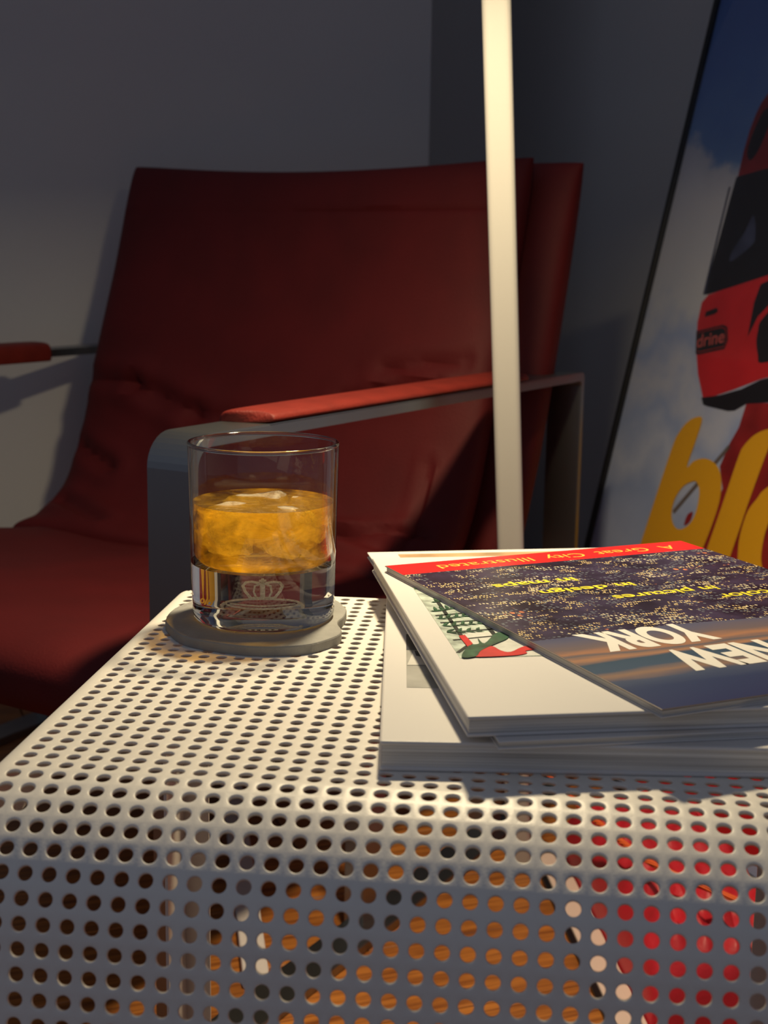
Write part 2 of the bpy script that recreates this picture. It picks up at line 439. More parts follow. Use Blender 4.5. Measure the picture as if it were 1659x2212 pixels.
rr_ = tw / 2 * 1.25; rc = rout(HG) - tw / 2
link('rim', lathe([(rc + rr_ * math.cos(a), HG - 0.0006 + rr_ * 1.1 * math.sin(a)) for a in np.linspace(0, 2 * math.pi, 13)[:-1]], 96, close=True), M_GBASE, glass, True)
basep = [(0.0, 0.0022), (0.034, 0.0020), (0.0375, 0.0006), (0.0395, 0.0), (0.0412, 0.0007), (rout(0.003) - 0.0002, 0.0025), (rout(0.006), 0.006), (rout(0.02), 0.02), (rout(ZB), ZB), (rout(ZB) - tw - 0.003, ZB), (0.02, ZB - 0.0008), (0.0, ZB - 0.001)]
link('glass_base', lathe(basep, 96), M_GBASE, glass, True)
# frosted crown on a cushion set in the base
M_FROST = cloudy('frosted_etching', (0.95, 0.95, 0.93), (0.85, 0.85, 0.82), cloud=0.75, spread=0.2, nscale=900, dif=0.6)
def ribbon(pts, wd, z):
    """flat strip along a 2D line"""
    P = [Vector((p[0], p[1], 0)) for p in pts]; l = []; r = []
    for i, p in enumerate(P):
        t = (P[min(i + 1, len(P) - 1)] - P[max(i - 1, 0)]).normalized(); nn = Vector((-t.y, t.x, 0)) * wd / 2
        l.append(p + nn); r.append(p - nn)
    return l + r[::-1]
def ext(pts, th):
    bm = bmesh.new(); k = len(pts)
    a = [bm.verts.new((p[0], -th / 2, p[1])) for p in pts]; b = [bm.verts.new((p[0], th / 2, p[1])) for p in pts]
    for i in range(k): bm.faces.new((a[i], a[(i + 1) % k], b[(i + 1) % k], b[i]))
    e1 = [bm.edges.get((a[i], a[(i + 1) % k])) for i in range(k)]; bmesh.ops.triangle_fill(bm, edges=e1)
    e2 = [bm.edges.get((b[i], b[(i + 1) % k])) for i in range(k)]; bmesh.ops.triangle_fill(bm, edges=e2)
    return bm
def crown_mesh():
    full = bmesh.new(); parts = []
    cr = [(-0.0046, 0), (0.0046, 0)]
    # arches
    parts.append(ribbon(cr, 0.0012, 0))
    for sg in (-1, 1):
        parts.append(ribbon([(sg * 0.0042, 0.0004), (sg * 0.0058, 0.0035), (sg * 0.0066, 0.0066), (sg * 0.0056, 0.0084), (sg * 0.0036, 0.0088), (sg * 0.0016, 0.0082), (0, 0.0076)], 0.0011, 0))
        parts.append(ribbon([(sg * 0.0022, 0.0004), (sg * 0.003, 0.0035), (sg * 0.0026, 0.0066), (sg * 0.001, 0.0076)], 0.0007, 0))
    parts.append(ribbon([(0, 0.0003), (0, 0.0078)], 0.0016, 0))
    parts.append(ribbon([(0, 0.0076), (0, 0.0106)], 0.0010, 0)); parts.append(ribbon([(-0.0012, 0.0094), (0.0012, 0.0094)], 0.0009, 0))
    # cushion outline, tassels and mid line
    cu = [(0.0125 * math.cos(a), -0.0032 + 0.0026 * math.sin(a)) for a in np.linspace(0, 2 * math.pi, 33)]
    parts.append(ribbon(cu, 0.0008, 0)); parts.append(ribbon([(-0.011, -0.0034), (0, -0.0044), (0.011, -0.0034)], 0.0006, 0))
    for sg in (-1, 1): parts.append(ribbon([(sg * 0.0125, -0.003), (sg * 0.0138, -0.0044), (sg * 0.0136, -0.0062)], 0.0012, 0))
    tmp = bpy.data.meshes.new('t')
    for pl in parts:
        b = ext([(p.x, p.y) for p in pl], 0.0012); b.to_mesh(tmp); b.free(); full.from_mesh(tmp)
    bpy.data.meshes.remove(tmp)
    return bm_mesh(full)
cr_o = link('crown_emblem', crown_mesh(), M_FROST, glass, loc=(0.0, -0.002, 0.0150)); cr_o['label'] = 'small frosted crown on a cushion'
cr_o.rotation_euler = (0, 0, math.radians(8)); cr_o.scale = (1.22, 1.22, 1.12)

M_WHISKEY = cloudy('amber_whiskey', (1.0, 0.78, 0.24), (0.88, 0.56, 0.055), gloss_ior=1.3, cloud=0.42, spread=0.36, nscale=62, dif=0.20, bump=0.8, stretch=(1, 1, 1.7))
ri = lambda z: rout(z) - tw - 0.0002
ZL = 0.070
liqp = [(0.0, ZB + 0.0003), (rout(ZB) - tw - 0.0035, ZB + 0.0003), (rout(ZB) - tw - 0.0009, ZB + 0.0027), (ri(ZB + 0.006), ZB + 0.006), (ri(0.055), 0.055), (ri(ZL), ZL + 0.0006), (ri(ZL) - 0.0008, ZL + 0.0002), (ri(ZL) - 0.002, ZL), (0.02, ZL), (0.0, ZL)]
tag(link('whiskey', lathe(liqp, 96), M_WHISKEY, loc=(GX, GY, CT), smooth=True), 'amber whiskey filling the middle of the tumbler', 'drink')
M_ICE = cloudy('ice', (0.99, 0.96, 0.88), (0.92, 0.88, 0.74), gloss_ior=1.31, cloud=0.50, spread=0.35, nscale=130, dif=0.40, bump=0.9)
def ice_mesh(seed, sx, sy, sz):
    rnd = random.Random(seed); bm = bmesh.new(); bmesh.ops.create_cube(bm, size=1.0)
    bmesh.ops.subdivide_edges(bm, edges=list(bm.edges), cuts=5, use_grid_fill=True)
    ph = [rnd.uniform(0, 6.28) for _ in range(9)]
    for v in bm.verts:
        c = v.co * 2; l = c.length
        k = (abs(c.x) ** 5 + abs(c.y) ** 5 + abs(c.z) ** 5) ** (1 / 5)
        c = c * (1 / k) * (0.96 + 0.05 * math.sin(4 * c.x + ph[0]) + 0.05 * math.sin(5 * c.y + ph[1] + c.z * 3) + 0.06 * math.sin(4.5 * c.z + ph[2] + 2 * c.x) + rnd.uniform(-0.02, 0.02))
        v.co = Vector((c.x * sx / 2, c.y * sy / 2, c.z * sz / 2))
    return bm_mesh(bm)
ices = [((-0.0170, -0.0140, 0.0555), (0.031, 0.025, 0.029), (0.25, 0.2, 0.5), 'rough cloudy ice chunk at the front left of the whiskey'),
        ((0.0170, -0.0150, 0.0545), (0.029, 0.027, 0.030), (-0.2, 0.25, -0.3), 'rough cloudy ice chunk at the front right of the whiskey'),
        ((-0.0080, 0.0190, 0.0565), (0.040, 0.026, 0.030), (0.1, -0.2, 0.15), 'large ice chunk at the back breaking the whiskey surface'),
        ((0.0230, 0.0170, 0.0560), (0.024, 0.022, 0.026), (0.3, 0.1, 0.8), 'small ice chunk at the back right of the whiskey')]
for i, (p, sz, rt, lb) in enumerate(ices):
    o = link('ice_chunk', ice_mesh(i + 3, *sz), M_ICE, loc=(GX + p[0], GY + p[1], CT + p[2]), smooth=True); o.rotation_euler = rt
    tag(o, lb, 'ice', 'ice in the whiskey')

# ================================================================== books
def book(name, label, o, ang, wd, dp, z0, z1, cover, cov=0.0008, over=0.001, spine='right', bev=0.0015, sag=0.0):
    t = thing(name, label, 'book', (o[0], o[1], z0), math.radians(ang))
    h = z1 - z0
    fc = box('front_cover', 0, wd, 0, dp, h - cov, h, cover, t, cov * 0.45, 2)
    box('back_cover', 0, wd, 0, dp, 0, cov, M_WHITE if cover is not M_BLACK else cover, t, cov * 0.45, 2)
    box('page_block', over, wd - 0.0006, over, dp - over, cov, h - cov, M_PAGES, t)
    box('spine', wd - 0.0006, wd, 0, dp, cov, h - cov, cover, t)
    return t, fc, h

# bottom book
tA, fA, hA = book('white_book', 'thick white paperback at the bottom of the stack, grey photo on its cover', (0.1565, 0.0230), 5.62, 0.222, 0.300, H, 0.444, M_WHITE, cov=0.0022)
M_PHG = mat('grey_interior_print', (0.42, 0.42, 0.40), rough=0.35, var=0.35, vscale=30)
M_PHD = mat('dark_interior_print', (0.035, 0.04, 0.06), rough=0.35, var=0.5, vscale=60)
M_PHL = mat('pale_interior_print', (0.66, 0.65, 0.62), rough=0.35, var=0.1, vscale=30)
zt = hA + 0.00015
decal('cover_photo', [(0.0119, 0.0751), (0.150, 0.0751), (0.150, 0.170), (0.0119, 0.170)], M_PHG, fA, zt)
decal('cover_photo', [(0.0119, 0.139), (0.150, 0.139), (0.150, 0.170), (0.0119, 0.170)], M_PHD, fA, zt + 0.0001)
decal('cover_photo', [(0.0122, 0.1115), (0.0161, 0.1386), (0.030, 0.1386), (0.024, 0.112)], M_PHL, fA, zt + 0.0002)
decal('cover_photo', [(0.017, 0.128), (0.0162, 0.1375), (0.034, 0.1375), (0.034, 0.118)], M_PHD, fA, zt + 0.0003)
# thin magazine between the white books
tC, fC, hC = book('thin_white_book', 'thin white magazine sticking out between the two white books', (0.2080, 0.0190), 15.6, 0.173, 0.378, 0.444, 0.448, M_WHITE, cov=0.0010)
M_TAN = mat('tan_print', (0.42, 0.27, 0.15), rough=0.4, var=0.3, vscale=40)
decal('cover_photo', [(0.02, 0.02), (0.165, 0.02), (0.165, 0.369), (0.02, 0.369)], M_TAN, fC, hC + 0.00015)
# white photo book
BZ0, BZ1 = 0.448, 0.4575
tB, fB, hB = book('white_photo_book', 'white book with a greenhouse photo on its cover, second from top', (0.1944, 0.0215), 14.4, 0.222, 0.312, BZ0, BZ1, M_WHITE, cov=0.0016)
zt = hB + 0.00015
M_GH = mat('greenhouse_light_print', (0.50, 0.58, 0.52), rough=0.3, var=0.45, vscale=120)
M_GHW = mat('greenhouse_white_print', (0.70, 0.72, 0.68), rough=0.3, var=0.12, vscale=160)
M_LEAF = mat('leaf_green_print', (0.035, 0.10, 0.055), rough=0.3, var=0.55, vscale=160)
M_DARKG = mat('dark_bar_print', (0.025, 0.03, 0.03), rough=0.3, var=0.3, vscale=90)
M_REDP = mat('bright_red_print', (0.62, 0.03, 0.03), rough=0.3, var=0.15, vscale=90)
decal('cover_photo', [(0.0135, 0.085), (0.200, 0.085), (0.200, 0.276), (0.0135, 0.276)], M_GH, fB, zt)
decal('cover_photo', [(0.040, 0.086), (0.199, 0.086), (0.199, 0.130), (0.024, 0.130), (0.024, 0.110)], M_GHW, fB, zt + 0.0001)
def line_decal(a, b, wd, mt, parent, z, nm='cover_photo'):
    a = Vector((*a, 0)); b = Vector((*b, 0)); t = (b - a).normalized(); n_ = Vector((-t.y, t.x, 0)) * wd / 2
    decal(nm, [a - n_, b - n_, b + n_, a + n_], mt, parent, z)
for a, b, wd in [((0.0222, 0.212), (0.0216, 0.086), 0.0022), ((0.0392, 0.19), (0.0394, 0.112), 0.0026), ((0.060, 0.26), (0.060, 0.11), 0.0026), ((0.0155, 0.1649), (0.12, 0.19), 0.0018),
                 ((0.0155, 0.150), (0.12, 0.166), 0.0018), ((0.0155, 0.131), (0.12, 0.148), 0.0018), ((0.016, 0.1165), (0.09, 0.135), 0.0018), ((0.0140, 0.094), (0.024, 0.110), 0.002)]:
    line_decal(a, b, wd, M_DARKG, fB, zt + 0.0002)
rnd = random.Random(5)
decal('cover_photo', [(0.0138, 0.225), (0.0138, 0.275), (0.12, 0.275), (0.09, 0.235), (0.05, 0.222)], M_LEAF, fB, zt + 0.0003)
fronds = []
for (fx, fy, fl, fa, n_) in [(0.016, 0.176, 0.034, 0.75, 7), (0.016, 0.160, 0.036, 0.5, 7), (0.016, 0.145, 0.030, 0.35, 6), (0.020, 0.196, 0.036, 0.9, 7), (0.030, 0.190, 0.034, 0.3, 6), (0.016, 0.132, 0.020, 0.2, 4), (0.040, 0.205, 0.04, 0.4, 7)]:
    for k in range(n_):
        t = (k + 0.5) / n_
        for sg in (-1, 1):
            fronds.append((fx + fl * t * math.cos(fa), fy + fl * t * math.sin(fa) * 0.5 + sg * 0.0025, 0.0085 * (1 - 0.4 * t), 0.0020, fa + sg * 0.75 + rnd.uniform(-0.2, 0.2)))
for (x, y, l, wd, a) in fronds:
    pts = [(-l / 2, 0), (-l / 4, wd / 2), (l / 8, wd / 2 * 0.9), (l / 2, 0), (l / 8, -wd / 2 * 0.8), (-l / 4, -wd / 2)]
    pts = [(x + p * math.cos(a) - q * math.sin(a), y + p * math.sin(a) + q * math.cos(a)) for p, q in pts]
    decal('cover_photo', pts, M_LEAF, fB, zt + 0.0004)
decal('cover_photo', [(0.0202, 0.123), (0.0237, 0.1244), (0.0246, 0.1083), (0.0208, 0.1023)], M_REDP, fB, zt + 0.0005)
decal('cover_photo', [(0.0195, 0.0857), (0.026, 0.096), (0.0331, 0.1028), (0.036, 0.095), (0.0405, 0.092), (0.052, 0.1025), (0.075, 0.106), (0.075, 0.098), (0.050, 0.094), (0.048, 0.089), (0.040, 0.0857)], M_REDP, fB, zt + 0.0005, smooth=4)
decal('cover_photo', [(0.0142, 0.0852), (0.0215, 0.1040), (0.0275, 0.1075), (0.0291, 0.1174), (0.0305, 0.1078), (0.0406, 0.1262), (0.0474, 0.1266), (0.0445, 0.116), (0.0365, 0.107), (0.0263, 0.0957), (0.0215, 0.0857)], M_LEAF, fB, zt + 0.0006, smooth=4)

# city book on top
NZ0, NZ1 = 0.4575, 0.4615
def city_mat():
    mt, nt, N, L = nodes_of('city_lights_print'); p = N['Principled BSDF']
    tc = N.new('ShaderNodeTexCoord'); mp = N.new('ShaderNodeMapping'); L.new(tc.outputs['Object'], mp.inputs['Vector'])
    base = N.new('ShaderNodeTexNoise'); base.inputs['Scale'].default_value = 45; base.inputs['Detail'].default_value = 5
    L.new(mp.outputs[0], base.inputs['Vector'])
    r0 = N.new('ShaderNodeValToRGB'); e = r0.color_ramp.elements
    e[0].position = 0.35; e[0].color = (0.018, 0.010, 0.024, 1); e[1].position = 0.7; e[1].color = (0.055, 0.040, 0.090, 1)
    L.new(base.outputs['Fac'], r0.inputs[0])
    cur = r0.outputs[0]
    for (sx, sy, th, colr, seed, nsc, lo) in [(640, 300, 0.18, (1.0, 0.76, 0.36), 0.0, 46, 0.54), (470, 230, 0.18, (0.78, 0.70, 0.50), 3.1, 34, 0.565), (330, 330, 0.20, (0.14, 0.16, 0.20), 7.3, 40, 0.50), (170, 110, 0.14, (0.9, 0.30, 0.12), 11.0, 26, 0.66)]:
        mp2 = N.new('ShaderNodeMapping'); mp2.inputs['Scale'].default_value = (sx, sy, 1); mp2.inputs['Location'].default_value = (seed, seed, 0)
        L.new(tc.outputs['Object'], mp2.inputs['Vector'])
        vo = N.new('ShaderNodeTexVoronoi'); vo.voronoi_dimensions = '2D'; vo.inputs['Scale'].default_value = 1.0; vo.inputs['Randomness'].default_value = 0.45
        L.new(mp2.outputs[0], vo.inputs['Vector'])
        lt = N.new('ShaderNodeMath'); lt.operation = 'LESS_THAN'; lt.inputs[1].default_value = th + 0.1; L.new(vo.outputs['Distance'], lt.inputs[0])
        nz = N.new('ShaderNodeTexNoise'); nz.inputs['Scale'].default_value = nsc; nz.inputs['Detail'].default_value = 3
        mp3 = N.new('ShaderNodeMapping'); mp3.inputs['Location'].default_value = (seed * 2, 4 + seed, seed); mp3.inputs['Scale'].default_value = (1, 2.0, 1)
        L.new(tc.outputs['Object'], mp3.inputs['Vector']); L.new(mp3.outputs[0], nz.inputs['Vector'])
        gt = N.new('ShaderNodeMapRange'); gt.inputs['From Min'].default_value = lo; gt.inputs['From Max'].default_value = lo + 0.05; L.new(nz.outputs['Fac'], gt.inputs['Value'])
        sp = N.new('ShaderNodeSeparateColor'); L.new(vo.outputs['Color'], sp.inputs[0])
        g2 = N.new('ShaderNodeMath'); g2.operation = 'GREATER_THAN'; g2.inputs[1].default_value = 0.35; L.new(sp.outputs[0], g2.inputs[0])
        mu = N.new('ShaderNodeMath'); mu.operation = 'MULTIPLY'; L.new(lt.outputs[0], mu.inputs[0]); L.new(gt.outputs[0], mu.inputs[1])
        mu2 = N.new('ShaderNodeMath'); mu2.operation = 'MULTIPLY'; L.new(mu.outputs[0], mu2.inputs[0]); L.new(g2.outputs[0], mu2.inputs[1])
        mx = N.new('ShaderNodeMix'); mx.data_type = 'RGBA'; mx.inputs['B'].default_value = (*colr, 1)
        L.new(mu2.outputs[0], mx.inputs['Factor']); L.new(cur, mx.inputs['A']); cur = mx.outputs['Result']
    L.new(cur, p.inputs['Base Color']); p.inputs['Roughness'].default_value = 0.28
    return mt
def dusk_mat():
    mt, nt, N, L = nodes_of('dusk_sky_print'); p = N['Principled BSDF']
    tc = N.new('ShaderNodeTexCoord'); sx = N.new('ShaderNodeSeparateXYZ'); L.new(tc.outputs['Object'], sx.inputs[0])
    nz = N.new('ShaderNodeTexNoise'); nz.inputs['Scale'].default_value = 1.0; nz.inputs['Detail'].default_value = 5
    mp = N.new('ShaderNodeMapping'); mp.inputs['Scale'].default_value = (14, 70, 1); L.new(tc.outputs['Object'], mp.inputs['Vector']); L.new(mp.outputs[0], nz.inputs['Vector'])
    mu = N.new('ShaderNodeMath'); mu.operation = 'MULTIPLY_ADD'; mu.inputs[1].default_value = 0.018; mu.inputs[2].default_value = -0.009; L.new(nz.outputs['Fac'], mu.inputs[0])
    ad = N.new('ShaderNodeMath'); ad.operation = 'ADD'; L.new(sx.outputs['Y'], ad.inputs[0]); L.new(mu.outputs[0], ad.inputs[1])
    dv = N.new('ShaderNodeMath'); dv.operation = 'DIVIDE'; dv.inputs[1].default_value = 0.12; L.new(ad.outputs[0], dv.inputs[0])
    rp = N.new('ShaderNodeValToRGB'); cr = rp.color_ramp
    stops = [(0.0, (0.034, 0.046, 0.135)), (0.22, (0.036, 0.055, 0.14)), (0.33, (0.07, 0.095, 0.17)), (0.40, (0.30, 0.19, 0.14)), (0.46, (0.06, 0.10, 0.17)), (0.57, (0.05, 0.09, 0.15)), (0.61, (0.42, 0.22, 0.13)), (0.66, (0.12, 0.12, 0.15)),
             (0.70, (0.40, 0.20, 0.12)), (0.78, (0.17, 0.13, 0.14)), (0.88, (0.11, 0.11, 0.18)), (1.0, (0.07, 0.08, 0.17))]
    cr.elements[0].position = stops[0][0]; cr.elements[0].color = (*stops[0][1], 1)
    cr.elements[1].position = 1.0; cr.elements[1].color = (*stops[-1][1], 1)
    for ps, c in stops[1:-1]:
        e = cr.elements.new(ps); e.color = (*c, 1)
    L.new(dv.outputs[0], rp.inputs[0]); L.new(rp.outputs[0], p.inputs['Base Color']); p.inputs['Roughness'].default_value = 0.28
    return mt
M_CITY = city_mat(); M_DUSK = dusk_mat()
M_BROWNCARD = mat('city_book_card', (0.20, 0.16, 0.15), rough=0.5)
tN, fN, hN = book('city_picture_book', 'city night picture book with a red band, on top of the book stack', (0.2771, 0.0318), 30.3, 0.222, 0.293, NZ0, NZ1, M_BROWNCARD, cov=0.0006)
zt = hN + 0.0001; i_ = 0.0004
decal('cover_photo', [(i_, 0.112), (0.09, 0.1135), (0.222 - i_, 0.100), (0.222 - i_, 0.2664), (i_, 0.2664)], M_CITY, fN, zt)
decal('cover_photo', [(i_, i_), (0.222 - i_, i_), (0.222 - i_, 0.100), (0.09, 0.1135), (i_, 0.112)], M_DUSK, fN, zt)
M_BAND = mat('red_band_print', (0.75, 0.018, 0.02), rough=0.3)
decal('red_band', [(i_, 0.2664), (0.222 - i_, 0.2664), (0.222 - i_, 0.293 - i_), (i_, 0.293 - i_)], M_BAND, fN, zt)
M_TXW = mat('white_lettering', (0.86, 0.84, 0.80), rough=0.35); M_TXY = mat('yellow_lettering', (0.88, 0.72, 0.05), rough=0.35); M_TXO = mat('orange_yellow_lettering', (0.90, 0.50, 0.08), rough=0.35)
def cover_text(body, x_start, x_end, y_base, y_top, mt, off=0.0):
    me = text_mesh(body, x_start - x_end, y_base - y_top, off)
    o = link('cover_lettering', me, mt, fN, loc=(x_start, y_base, zt + 0.00012)); o.rotation_euler = (0, 0, math.pi)
cover_text('NEW', 0.1105, 0.0478, 0.0742, 0.0406, M_TXW, 0.045)
cover_text('YORK', 0.0946, 0.0252, 0.1150, 0.0814, M_TXW, 0.045)
cover_text('in color', 0.2010, 0.1490, 0.1590, 0.1490, M_TXY, 0.020)
cover_text('in pictures', 0.1610, 0.0900, 0.1810, 0.1690, M_TXY, 0.020)
cover_text('in design', 0.1195, 0.0566, 0.2055, 0.1935, M_TXY, 0.020)
cover_text('in maps', 0.0935, 0.0381, 0.2285, 0.2165, M_TXY, 0.020)
cover_text('A  Great  City  Illustrated', 0.2055, 0.0300, 0.2855, 0.2725, M_TXO, 0.0)

# ================================================================== floor lamp
F0 = Vector((0.2188, 0.8633, 0.0)); PD = Vector((-0.0463, -0.1408, 0.8704)) / 0.8704
LH = Vector((0.152, 0.458, 0.975))         # centre of the light
lamp = thing('floor_lamp', 'slim white leaning floor lamp standing behind the side table', 'lamp', tuple(F0))
def pole_mesh(z0, z1, wd, dp):
    face = Vector((0.0, -1.0, 0)).normalized(); t = PD.normalized()
    sx = t.cross(face).normalized(); sy = sx.cross(t).normalized()
    if sx.x < 0: sx = -sx
    r = 0.0055; vs = []; fs = []; prof_ = []
    for (cx, cy, a0) in ((wd / 2 - r, dp / 2 - r, 0), (-wd / 2 + r, dp / 2 - r, 90), (-wd / 2 + r, -dp / 2 + r, 180), (wd / 2 - r, -dp / 2 + r, 270)):
        for k in range(5):
            a = math.radians(a0 + k * 22.5); prof_.append((cx + r * math.cos(a), cy + r * math.sin(a)))
    n_ = len(prof_)
    for z in (z0, z1):
        c = PD * z
        for (a, b) in prof_: vs.append(c + sx * a + sy * b)
    for k in range(n_): fs.append((k, (k + 1) % n_, n_ + (k + 1) % n_, n_ + k))
    fs.append(tuple(range(n_))[::-1]); fs.append(tuple(range(n_, 2 * n_)))
    bm = bmesh.new(); bm.from_mesh(me_from(vs, fs)); return bm_mesh(bm)
ZT = 1.06
link('pole', pole_mesh(0.006, ZT, 0.0258, 0.016), M_POLE, lamp)
box('base', -0.0155, 0.0155, -0.011, 0.011, 0.0, 0.008, M_POLE, lamp, 0.002)
pt = PD * (ZT - 0.01); hd = LH - F0
arm_pts = [pt + Vector((0, 0, -0.01)), pt + Vector((0, -0.005, 0.002)), Vector((hd.x, hd.y + 0.10, hd.z + 0.075)), Vector((hd.x, hd.y + 0.01, hd.z + 0.050)), Vector((hd.x, hd.y, hd.z + 0.016))]
link('arm', tube_mesh(arm_pts, 0.007), M_POLE, lamp, True)
M_DIFF = bpy.data.materials.new('led_diffuser'); M_DIFF.use_nodes = True
pp = M_DIFF.node_tree.nodes['Principled BSDF']; pp.inputs['Base Color'].default_value = (0.9, 0.88, 0.8, 1)
pp.inputs['Emission Color'].default_value = (*LAMP_COL, 1); pp.inputs['Emission Strength'].default_value = 40.0
hp = [(0.0, 0.020), (0.030, 0.020), (0.044, 0.017), (0.050, 0.010), (0.050, -0.001), (0.0485, -0.001), (0.0485, 0.004), (0.0, 0.004)]
link('lamp_head', lathe(hp, 48), M_POLE, lamp, True, loc=hd)
link('diffuser', lathe([(0.0, 0.002), (0.038, 0.002), (0.038, 0.0035), (0.0, 0.0035)], 40), M_DIFF, lamp, loc=hd)
ld = bpy.data.lights.new('lamp_light', 'AREA'); ld.shape = 'DISK'; ld.size = 0.060; ld.energy = LAMP_W; ld.spread = math.radians(156); ld.color = LAMP_COL
lo = bpy.data.objects.new('lamp_light', ld); COL.objects.link(lo); lo.parent = lamp; lo.location = hd + Vector((0, 0, -0.0005))
def cord_mat():
    mt, nt, N, L = nodes_of('orange_braided_cord'); p = N['Principled BSDF']
    tc = N.new('ShaderNodeTexCoord'); wv = N.new('ShaderNodeTexWave'); wv.inputs['Scale'].default_value = 180; wv.bands_direction = 'DIAGONAL'
    L.new(tc.outputs['Object'], wv.inputs['Vector'])
    rp = N.new('ShaderNodeValToRGB'); rp.color_ramp.elements[0].color = (0.45, 0.045, 0.010, 1); rp.color_ramp.elements[1].color = (0.95, 0.16, 0.03, 1)
    L.new(wv.outputs['Fac'], rp.inputs[0]); L.new(rp.outputs[0], p.inputs['Base Color']); p.inputs['Roughness'].default_value = 0.7
    b = N.new('ShaderNodeBump'); b.inputs['Strength'].default_value = 0.6; b.inputs['Distance'].default_value = 0.001; L.new(wv.outputs['Fac'], b.inputs['Height']); L.new(b.outputs[0], p.inputs['Normal'])
    return mt
cp = [(0.212, 0.838, 0.17), (0.222, 0.868, 0.145), (0.232, 0.872, 0.122), (0.244, 0.857, 0.112), (0.265, 0.803, 0.11), (0.291, 0.741, 0.11), (0.313, 0.695, 0.11), (0.336, 0.653, 0.11), (0.362, 0.623, 0.11), (0.380, 0.608, 0.11), (0.402, 0.588, 0.11), (0.428, 0.562, 0.11), (0.455, 0.535, 0.085), (0.50, 0.49, 0.02), (0.60, 0.44, 0.004), (0.8, 0.36, 0.004)]
cps = [p - F0 for p in catmull(cp, 8, closed=False)]
c_o = link('power_cord', tube_mesh(cps, 0.0031, 10), cord_mat(), lamp, True); c_o['label'] = 'orange braided power cord'

# ================================================================== red armchair
CO = Vector((-0.0479, 0.4329, 0)); CA = math.atan2(0.907, 0.4211)
chair = thing('lounge_chair', 'dark red leather lounge chair with flat steel arms by the grey wall', 'chair', tuple(CO), CA)
def frame_mesh(wc, wd=0.042, th=0.010, L=0.722, Ht=0.519, r=0.026):
    """closed flat-bar loop in the a-z plane"""
    def loop(inset):
        rr = max(r - inset, 0.004); pts = []
        x0, x1, z0, z1 = inset, L - inset, inset, Ht - inset
        for (cx, cz, a0, q) in ((x0 + rr, z1 - rr, 90, rr), (x0 + rr, z0 + rr, 180, rr), (x1 - 0.006, z0 + 0.006, 270, 0.006), (x1 - 0.006, z1 - 0.006, 0, 0.006)):
            for k in range(9):
                a = math.radians(a0 + k * 90 / 8); pts.append((cx + q * math.cos(a), cz + q * math.sin(a)))
        return pts
    o = loop(0.0); i = loop(th); n_ = len(o); vs = []; fs = []
    for pts, w_ in ((o, -wd / 2), (o, wd / 2), (i, wd / 2), (i, -wd / 2)):
        for (a, z) in pts: vs.append((a, wc + w_, z))
    for lay in range(4):
        for k in range(n_):
            k2 = (k + 1) % n_; l2 = (lay + 1) % 4
            fs.append((lay * n_ + k, lay * n_ + k2, l2 * n_ + k2, l2 * n_ + k))
    bm = bmesh.new(); bm.from_mesh(me_from(vs, fs)); bmesh.ops.recalc_face_normals(bm, faces=bm.faces)
    be = [e for e in bm.edges if len(e.link_faces) == 2 and e.calc_face_angle(0) > 1.2]
    bmesh.ops.bevel(bm, geom=be, offset=0.0011, segments=2, affect='EDGES')
    return bm_mesh(bm)
WF = 0.70
for wc in (0.0, WF):
    link('side_frame', frame_mesh(wc), M_STEEL, chair)
    # leather pad over the arm with a flap on the inner side
    s_ = 1 if wc == 0 else -1
    vs = []; fs = []
    sec = [(-0.0240, 0.0005), (-0.0252, 0.0035), (-0.0235, 0.0082), (-0.010, 0.0105), (0.008, 0.0105), (0.0205, 0.0095), (0.0265, 0.004), (0.0268, -0.014), (0.0245, -0.0155), (0.0225, -0.012), (0.0224, 0.0004)]
    st = [(0.088, 0.80, -0.004), (0.091, 0.93, 0), (0.100, 1.0, 0), (0.20, 1.0, 0), (0.32, 1.0, 0.0006), (0.45, 1.0, 0), (0.555, 1.0, 0), (0.566, 0.95, 0), (0.570, 0.82, 0)]
    for (a, f_, dz) in st:
        for (ww, zz) in sec:
            aa = a + (0.010 if a < 0.095 and ww < 0 else 0.0)
            vs.append((aa, wc + s_ * ww * f_, 0.519 + max(zz, -0.02) * (f_ if zz > 0.002 else 1)))
    ns = len(sec)
    for i in range(len(st) - 1):
        for k in range(ns): fs.append((i * ns + k, i * ns + (k + 1) % ns, (i + 1) * ns + (k + 1) % ns, (i + 1) * ns + k))
    fs.append(tuple(range(ns))[::-1]); fs.append(tuple((len(st) - 1) * ns + k for k in range(ns)))
    bm = bmesh.new(); bm.from_mesh(me_from(vs, fs)); o = link('arm_pad', bm_mesh(bm), M_PAD, chair, True)
    sd = o.modifiers.new('round', 'SUBSURF'); sd.levels = 2; sd.render_levels = 2
    # screws at the rear joint
    for (a, z) in ((0.690, 0.4945),):
        me = lathe([(0.0, 0.004), (0.004, 0.0038), (0.0062, 0.0022), (0.0068, 0.0)], 20)
        q = link('screw', me, M_STEEL, chair, True, loc=(a, wc, 0.5092)); q.rotation_euler = (math.pi, 0, 0)
def seg_dist(p, q, a, b):
    ax, ay = a; bx, by = b; dx, dy = bx - ax, by - ay
    t = max(0, min(1, ((p - ax) * dx + (q - ay) * dy) / (dx * dx + dy * dy + 1e-9)))
    return math.hypot(p - ax - t * dx, q - ay - t * dy)
